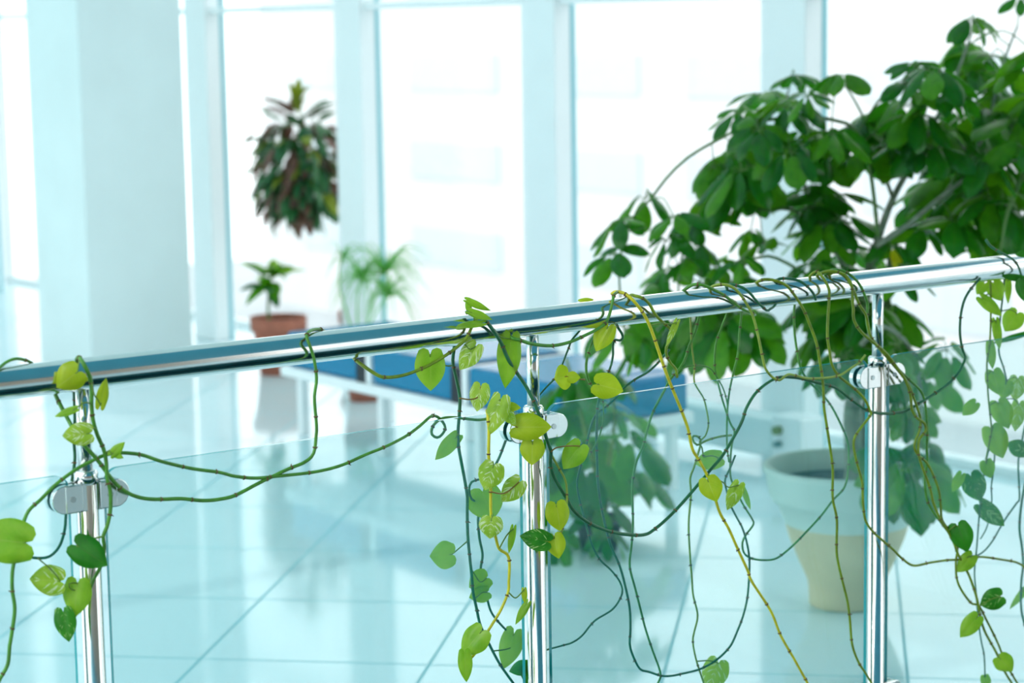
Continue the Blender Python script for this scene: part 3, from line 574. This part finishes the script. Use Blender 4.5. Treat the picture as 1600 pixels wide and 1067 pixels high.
vine('dark vine hanging along the right edge of the view with a thin pointed leaf', 'stem_dark', 0.0028, IN,
     [(1606, 740), (1600, 764), (1595, 795), (1593, 826), (1596.8, 854.7), (1598.6, 882.5), (1595.6, 912.6), (1595.6, 949.6), (1600, 972), (1606, 990)],
     [((1604, 918), (1577, 952), 11, 'green', {})])
vine('dark vine wound over the handrail at the right edge of the view', 'stem_dark', 0.0026, 0.034,
     [(1540, 374, -.02), (1546, 383, -.012), (1559, 392, .0), (1572, 399, .016), (1581, 404, .03), (1590, 414), (1596, 432), (1598, 450), (1601, 470)],
     [((1597, 438), (1600, 471), 22, 'darkleaf', {'np': 1}), ((1607, 395), (1586, 398), 12, 'darkleaf', {'np': 1}), ((1600, 436), (1562, 430), 12, 'darkleaf', {'np': 1})])

# ------------------------------------------------------------------ the big umbrella tree in its planter
PC = Vector((-4.255, 4.318, 0.0))
def potted(name, label, c, group=None): return thing(name, label, 'plant', c, group)
tree = potted('potted_umbrella_tree', 'tall umbrella tree with drooping dark leaves in a big beige planter behind the right post', PC)
bm = bmesh.new(); lathe(bm, [(0, 0.0), (0.098, 0.0), (0.103, 0.006), (0.104, 0.05), (0.109, 0.075), (0.132, 0.125), (0.158, 0.19), (0.171, 0.235)], PC, 56)
pl = obj('planter', bm, M['planter'], tree)
bm = bmesh.new(); lathe(bm, [(0.171, 0.234), (0.192, 0.290), (0.205, 0.296), (0.216, 0.318), (0.224, 0.372), (0.230, 0.378), (0.232, 0.392), (0.226, 0.398), (0.212, 0.394), (0.203, 0.345), (0.198, 0.30)], PC, 56); obj('rim', bm, M['planter_rim'], pl)
bm = bmesh.new(); lathe(bm, [(0, 0.352), (0.08, 0.352), (0.15, 0.345), (0.203, 0.340)], PC, 40); obj('soil', bm, M['soil'], tree)
def tp(x, y, z=None): return at_depth(x, y, z if z else TZ)
TZ = depth(PC+Vector((0, 0, 0.4)))
paths = []
def branch(name, pts, r0, r1, mat, parent, dz=0.0):
    p = smooth_path([tp(q[0], q[1], TZ+dz+(q[2] if len(q) > 2 else 0)) for q in pts], 0.03); paths.append(p)
    bm = bmesh.new(); tube(bm, p, lambda t: r0+(r1-r0)*t, 9); return obj(name, bm, M[mat], parent)
branch('trunk', [(1330, 775), (1334, 720), (1330, 660), (1336, 600), (1344, 540), (1350, 470), (1368, 385)], 0.027, 0.015, 'bark', tree)
branch('trunk', [(1346, 775), (1352, 700), (1352, 640), (1372, 560), (1385, 480), (1392, 400)], 0.017, 0.010, 'bark', tree, 0.08)
for pts, r0, dz in (
    ([(1368, 385), (1395, 310), (1440, 230), (1485, 140), (1512, 70), (1522, 40)], 0.011, 0.0),
    ([(1372, 370), (1360, 270), (1340, 206), (1300, 187), (1240, 183), (1180, 192), (1130, 214), (1075, 246), (1040, 280), (1016, 312), (985, 345), (968, 410), (970, 470), (976, 520)], 0.006, -0.12),
    ([(1368, 385), (1420, 350), (1480, 300), (1540, 260), (1600, 250), (1650, 260)], 0.009, -0.1),
    ([(1350, 470), (1310, 400), (1270, 340), (1250, 260), (1225, 195), (1236, 120)], 0.008, 0.12),
    ([(1290, 370), (1240, 328), (1185, 328), (1130, 300), (1085, 345), (1062, 420), (1060, 500)], 0.005, 0.05),
    ([(1345, 540), (1380, 510), (1425, 550), (1440, 640), (1432, 730)], 0.008, -0.25),
    ([(1395, 310), (1370, 240), (1345, 175), (1312, 120)], 0.006, 0.15),
    ([(1480, 300), (1540, 205), (1560, 120), (1590, 40)], 0.008, 0.1),
    ([(1350, 470), (1280, 440), (1200, 400), (1150, 430), (1140, 500)], 0.006, -0.15),
    ([(1600, 270), (1575, 330), (1562, 400)], 0.007, -0.2),
    ([(1336, 600), (1310, 520), (1270, 480)], 0.006, -0.1)):
    branch('branch', pts, r0, 0.0028, 'bark' if r0 > 0.0075 else 'twig', tree, dz)
RL = random.Random(21)
def compound(hub, axis, size, n, mats, parent, droop=0.75, name='leaf', stem_to=None, aspect=0.52, yellow=False, into=None):
    """a hand-shaped leaf: n leaflets on short stalks spread round the end of a long stalk"""
    bm = into if into is not None else bmesh.new(); axis = axis.normalized(); e1 = axis.orthogonal().normalized(); e2 = axis.cross(e1); a0 = RL.uniform(0, 6.28)
    for i in range(n):
        a = a0+2*math.pi*(i+RL.uniform(-.18, .18))/n
        rd = e1*math.cos(a)+e2*math.sin(a)
        d = (rd*0.85+axis*RL.uniform(0.1, 0.45)+Vector((0, 0, -1))*droop*RL.uniform(0.7, 1.15)).normalized()
        L = size*RL.uniform(0.8, 1.12); b = hub+(rd*0.8+axis*0.3).normalized()*L*0.28
        nrm = (axis+rd*0.4+Vector((RL.uniform(-.4, .4), RL.uniform(-.4, .4), RL.uniform(-.2, .5))))
        blade(bm, b, b+d*L, L*aspect*RL.uniform(0.9, 1.1), RL.uniform(-.5, .5), RL.uniform(.1, .4), RL.uniform(.0, .5), 2 if (yellow and i == 0) else (1 if RL.random() < 0.42 else 0), 'ovate', nrm, 7, 2)
        tube(bm, [hub, hub.lerp(b, .6)+axis*0.004, b+d*0.01], 0.0013, 4, 3, False)
    if stem_to is not None:
        mid = hub.lerp(stem_to, 0.5)+Vector((0, 0, 0.2*(hub-stem_to).length))
        tube(bm, smooth_path([stem_to, mid, hub], 0.03), 0.0018, 5, 3, False)
    return obj(name, bm, mats, parent) if into is None else None
SM = [M['sch'], M['schlight'], M['yellow'], M['twig']]
SCH = [(1522, 36, 45), (1510, 74, 55), (1458, 116, 62), (1545, 92, 60), (1480, 150, 60), (1575, 126, 65), (1594, 2, 30), (1430, 105, 40), (1424, 135, 45), (1405, 168, 60), (1385, 190, 68), (1440, 185, 65), (1500, 190, 70), (1550, 180, 70), (1590, 195, 70),
    (1310, 122, 46), (1243, 122, 36), (1262, 152, 42), (1195, 150, 56), (1228, 168, 60), (1155, 178, 48), (1185, 205, 50), (1265, 212, 60), (1300, 212, 58), (1235, 240, 55), (1292, 248, 62), (1345, 200, 58), (1340, 240, 66), (1375, 235, 68), (1420, 225, 68), (1460, 235, 74), (1510, 240, 74), (1545, 258, 74), (1585, 268, 74),
    (1150, 245, 56), (1115, 262, 50), (1160, 268, 66), (1140, 296, 80), (1220, 248, 40), (1272, 300, 58), (1300, 310, 58), (1290, 350, 56), (1268, 368, 46), (1316, 345, 56),
    (1480, 290, 74), (1462, 322, 66), (1510, 312, 74), (1550, 320, 70), (1590, 330, 70), (1445, 365, 52), (1492, 352, 64), (1530, 360, 60), (1575, 372, 56), (1300, 385, 54), (1340, 396, 48), (1395, 388, 46),
    (1008, 312, 52), (972, 348, 58), (960, 398, 58), (1055, 342, 46), (1080, 356, 48), (1042, 378, 46), (1090, 392, 50), (1072, 410, 46), (1102, 335, 54), (1192, 382, 44), (1172, 366, 42), (1160, 410, 46), (1120, 415, 46), (1040, 425, 48),
    (975, 508, 58), (1000, 540, 48), (1060, 492, 66), (1098, 490, 66), (1140, 488, 62), (1178, 498, 52), (1265, 476, 50), (1308, 478, 62), (1350, 488, 70), (1388, 482, 60), (1335, 520, 62), (1372, 548, 64),
    (1402, 545, 46), (1412, 572, 50), (1445, 590, 54), (1478, 548, 54), (1405, 632, 46), (1425, 645, 44), (1440, 700, 38), (1420, 728, 72), (1440, 742, 66), (1392, 750, 48)]
MORE = SCH[99:]+[(1625, 90, 60), (1620, 160, 66), (1632, 230, 70), (1615, 300, 66), (1562, 150, 60), (1535, 212, 66), (1478, 205, 62), (1605, 118, 56), (1570, 300, 62), (1530, 290, 62), (1600, 235, 64),
    (1310, 425, 52), (1345, 436, 52), (1275, 420, 48), (1405, 428, 50), (1260, 330, 50), (1100, 446, 46), (1020, 452, 46), (1145, 445, 46), (1085, 512, 74), (1132, 508, 74), (1172, 515, 58), (1045, 520, 60), (1005, 500, 50), (1290, 520, 60), (1320, 560, 64), (1360, 520, 64),
    (1515, 120, 50), (1440, 150, 50), (1215, 215, 48), (1175, 310, 50)]
SCH = SCH[:99]
more_bm = bmesh.new()
for i, (x, y, s) in enumerate(SCH+MORE):
    front = -0.33 if (x > 1380 and y > 690) else 0.0
    z = TZ+front+RL.uniform(-0.28, 0.28)*(0.4 if front else 1.0)
    hub = tp(x, y, z)
    near = min((q for p in paths for q in p), key=lambda q: (q-hub).length)
    ax = (hub-PC-Vector((0, 0, 0.75))).normalized()*0.5+Vector((0, 0, 0.55))+(EYE-hub).normalized()*RL.uniform(-0.2, 0.6)
    left = x < 1215 and 300 < y < 480
    compound(hub, ax, s*(1.04 if left else 1.14)*z/F_PX, RL.choice((5, 6) if left else (6, 7, 7, 8)), SM, tree, RL.uniform(0.8, 1.35), stem_to=near, yellow=(x, y) == (1395, 388), into=None if i < 99 else more_bm)
mo = obj('foliage', more_bm, SM, tree); mo['kind'] = 'stuff'

# ------------------------------------------------------------------ low bush behind the glass
BC = Vector((-5.20, 4.20, 0.0))
bush = potted('potted_bush', 'low bush of drooping dark leaves on the floor before the blue bench', BC)
bm = bmesh.new(); lathe(bm, [(0, 0), (0.055, 0), (0.072, 0.085), (0.078, 0.09), (0.078, 0.105), (0.070, 0.10), (0.066, 0.09)], BC, 32); obj('pot', bm, M['black'], bush)
bm = bmesh.new(); lathe(bm, [(0, 0.09), (0.066, 0.088)], BC, 24); obj('soil', bm, M['soil'], bush)
BZ = depth(BC+Vector((0, 0, 0.25))); bp = []
for pts in ([(938, 850), (930, 740), (905, 640), (885, 560)], [(942, 850), (950, 740), (960, 660), (955, 600)], [(945, 850), (975, 760), (990, 700)], [(936, 850), (905, 780), (885, 720)]):
    q = smooth_path([at_depth(x, y, BZ+RL.uniform(-.04, .04)) for x, y in pts], 0.03); bp += q
    bm = bmesh.new(); tube(bm, q, lambda t: 0.010-0.006*t, 8); obj('branch', bm, M['stem_olive'], bush)
for i, (x, y, s) in enumerate([(945, 585, 46), (900, 592, 46), (868, 612, 42), (925, 630, 54), (968, 650, 50), (885, 660, 56), (945, 690, 56), (990, 692, 54), (872, 722, 54), (915, 735, 58), (968, 742, 58), (1003, 745, 50), (885, 782, 54), (938, 790, 54), (868, 840, 44), (910, 842, 46), (948, 838, 40)]):
    hub = at_depth(x, y, BZ+RL.uniform(-.16, .16)); near = min(bp, key=lambda q: (q-hub).length)
    compound(hub, Vector((hub.x-BC.x, hub.y-BC.y, 0.25)), s*RL.uniform(1.0, 1.4)*BZ/F_PX, RL.choice((5, 6)), SM, bush, RL.uniform(0.9, 1.6), stem_to=near)

# ------------------------------------------------------------------ blue bench
bx0, bx1, by0, by1 = -7.56, -5.69, 4.50, 5.00
bench = thing('bench', 'low blue upholstered bench on a white metal frame along the window wall', 'bench', ((bx0+bx1)/2, (by0+by1)/2, 0))
n = 3; mw = (bx1-bx0)/n
bm = bmesh.new()
box(bm, (bx0-0.02, by0-0.01, 0.235), (bx1+0.02, by1+0.01, 0.275))
obj('frame', bm, M['frame'], bench, 0.006)
for k in range(n):
    a = bx0+k*mw
    obj('cushion', boxes(((a+0.015, by0, 0.277), (a+mw-0.088, by1, 0.415))), M['blue'], bench, 0.018)
    if k < n-1:
        obj('dark_gap_block', boxes(((a+mw-0.087, by0-0.005, 0.2765), (a+mw-0.022, by1-0.006, 0.405))), M['black'], bench)  # black block put in so the gap between cushions reads dark
        obj('divider', boxes(((a+mw-0.020, by0-0.006, 0.2765), (a+mw+0.012, by1, 0.41))), M['frame'], bench, 0.004)
obj('cushion', boxes(((bx1-0.076, by0+0.002, 0.2772), (bx1+0.005, by1-0.002, 0.4145))), M['blue'], bench, 0.018)
for a in (bx0+0.04, bx0+mw, bx0+2*mw, bx1-0.06):
    for b in (by0+0.03, by1-0.06):
        obj('leg', boxes(((a, b, 0), (a+0.035, b+0.035, 0.236))), M['frame'], bench, 0.003)

# ------------------------------------------------------------------ convector under the windows
cv = thing('radiator', 'low white convector radiator with two knobs under the window beside the planter', 'radiator', (-5.95, 5.44, 0))
obj('body', boxes(((-6.55, 5.40, 0.055), (-5.70, 5.52, 0.195))), M['wall'], cv, 0.012)
ec = obj('end_cap', boxes(((-5.70, 5.40, 0.05), (-5.55, 5.52, 0.215))), M['frame'], cv, 0.01)
for z, r, m in ((0.165, 0.016, 'brass'), (0.115, 0.012, 'grey')):
    bm = bmesh.new(); tube(bm, [(-5.655, 5.402, z), (-5.655, 5.375, z)], r, 18); obj('knob', bm, M[m], ec)
for x in (-6.45, -5.65): obj('foot', boxes(((x-0.02, 5.43, 0), (x+0.02, 5.49, 0.056))), M['frame'], cv)

# ------------------------------------------------------------------ small potted plants by the windows
def small_pot(root, c, r, h):
    bm = bmesh.new(); lathe(bm, [(0, 0), (r*0.70, 0), (r*0.90, h*0.74), (r*0.92, h*0.75), (r, h*0.77), (r*1.02, h), (r*0.93, h), (r*0.90, h*0.9)], c, 40); p = obj('pot', bm, M['terra'], root)
    bm = bmesh.new(); lathe(bm, [(0, h*0.9), (r*0.91, h*0.9)], c, 32); obj('soil', bm, M['soil'], root)
    return p
c = Vector((-8.93, 5.29, 0)); pot1 = potted('potted_houseplant', 'small plant with a leafy tuft on a thin stem in a terracotta pot', c)
small_pot(pot1, c, 0.132, 0.27); Z1 = depth(c+Vector((0, 0, .4)))
sp1 = smooth_path([at_depth(x, y, Z1) for x, y in ((421, 512), (419, 480), (421, 455), (424, 425), (425, 412))], 0.03)
bm = bmesh.new(); tube(bm, sp1, 0.007, 8); obj('stem', bm, M['twig'], pot1)
for i in range(22):
    h = sp1[-1].lerp(sp1[-6], RL.random()); a = i*2.4; el = RL.uniform(-0.9, 0.85)
    d = Vector((math.cos(a)*math.cos(el), math.sin(a)*math.cos(el), math.sin(el)))
    bm = bmesh.new(); blade(bm, h, h+d*RL.uniform(0.11, 0.19), 0.055, RL.uniform(-.5, .5), .2, .5, 0, 'lance', Vector((0, 0, 1))+d*.2, 7, 2)
    obj('leaf', bm, M[RL.choice(('green', 'green', 'schlight', 'crot_g'))], pot1)
c = Vector((-8.02, 5.18, 0)); pot2 = potted('potted_sedge', 'tall umbrella sedge with fine grassy tufts in a terracotta pot behind the bench', c)
small_pot(pot2, c, 0.10, 0.19); Z2 = depth(c+Vector((0, 0, .4)))
for pts, tl, nb in (([(566, 560), (560, 520), (558, 470), (566, 430)], 0.22, 30), ([(566, 560), (575, 500), (590, 450), (600, 418)], 0.27, 44), ([(564, 560), (545, 500), (530, 440), (536, 396)], 0.15, 14), ([(566, 560), (572, 520), (606, 455)], 0.22, 36)):
    q = smooth_path([at_depth(x, y, Z2+RL.uniform(-.05, .05)) for x, y in pts], 0.03)
    bm = bmesh.new(); tube(bm, [c+Vector((0.01, 0, 0.16))]+q, lambda t: 0.005-0.002*t, 6); st = obj('stalk', bm, M['papy'], pot2)
    bm = bmesh.new()
    for i in range(nb):
        a = RL.uniform(0, 6.28); o_ = q[-1]+Vector((0, 0, -RL.uniform(0, .03))); rd = Vector((math.cos(a), math.sin(a), 0))
        e = o_+rd*tl*RL.uniform(.5, .9)+Vector((0, 0, RL.uniform(-.75, .35)*tl))
        m_ = o_.lerp(e, .5)+Vector((0, 0, .28*tl)); pp = smooth_path([o_, m_, e], 0.02)
        tube(bm, pp, lambda t: 0.0036*(1-0.8*t), 4, 0, False)
    obj('leaf_tuft', bm, M['papy'], st)
# croton standing behind the window post, its crown leaning out to the left
c = Vector((-9.02, 5.82, 0)); cro = potted('potted_croton', 'bushy croton with green and bronze leaves leaning out beside the white window post', c)
small_pot(cro, c, 0.12, 0.24)
Zc = 10.9
tr = smooth_path([c+Vector((0, 0, .2)), c+Vector((0.01, 0, .45)), at_depth(535, 330, Zc), at_depth(500, 250, Zc), at_depth(462, 190, Zc)], 0.04)
bm = bmesh.new(); tube(bm, tr, lambda t: 0.014-0.008*t, 8); obj('trunk', bm, M['bark'], cro)
meshes = {}
for m in ('crot_g', 'crot_r', 'crot_y'):
    bm = bmesh.new(); blade(bm, (0, 0, 0), (0, 0.17, -0.01), 0.060, 0, .25, .5, 0, 'lance', Vector((0, 0, 1)), 9, 2)
    me = bpy.data.meshes.new('leaf'); bm.to_mesh(me); bm.free(); me.materials.append(M[m]); meshes[m] = me
cen = at_depth(468, 262, Zc)
def croton_spot(u, i):
    """place and pose of a leaf: a top tuft, then tiers hanging round a drum-shaped crown"""
    zz = 0.33-0.7*u if u < 0.1 else 0.235-0.44*(u-0.1)/0.9
    rr = 0.012 if u < 0.07 else (0.07 if u < 0.12 else 0.235*max(0.3, 1-((u-0.42)/0.68)**4))
    a = i*2.399+RL.uniform(-.3, .3); rr *= RL.uniform(0.35, 1.0)
    p = cen+Vector((math.cos(a)*rr, math.sin(a)*rr*0.75, zz+RL.uniform(-.03, .03)))
    el = RL.uniform(0.9, 1.4) if u < 0.07 else (0.5 if u < 0.13 else RL.uniform(-0.9, 0.1)-0.65*u)
    m = 'crot_y' if u < 0.07 else RL.choice(('crot_g', 'crot_g', 'crot_r') if u < 0.25 else (('crot_g', 'crot_r', 'crot_r', 'crot_g', 'crot_g', 'crot_y') if u < 0.8 else ('crot_r', 'crot_g', 'crot_g')))
    s = RL.uniform(0.7, 1.1)*(0.75 if u < .07 else 0.9)
    r = Matrix.Rotation(a-math.pi/2, 4, 'Z') @ Matrix.Rotation(el, 4, 'X') @ Matrix.Rotation(RL.uniform(-.6, .6), 4, 'Y')
    return p, r, s, m
for i in range(98):
    p, r, s, m = croton_spot(i/97.0, i)
    o = bpy.data.objects.new('leaf', meshes[m]); C.objects.link(o); adopt(o, cro)
    o.location = p-c; o.rotation_euler = r.to_euler(); o.scale = (s, s, s)
cm = ('crot_g', 'crot_r', 'crot_y'); bm = bmesh.new()
for i in range(210):
    p, r, s, m = croton_spot(0.08+0.92*i/209.0, i+40)
    tmp = bmesh.new(); tmp.from_mesh(meshes[m]); tmp.transform(Matrix.Translation(p) @ r @ Matrix.Scale(s, 4))
    for f in tmp.faces: f.material_index = cm.index(m)
    me = bpy.data.meshes.new('tmp'); tmp.to_mesh(me); tmp.free(); bm.from_mesh(me); bpy.data.meshes.remove(me)
fo = obj('foliage', bm, [M[q] for q in cm], cro); fo['kind'] = 'stuff'
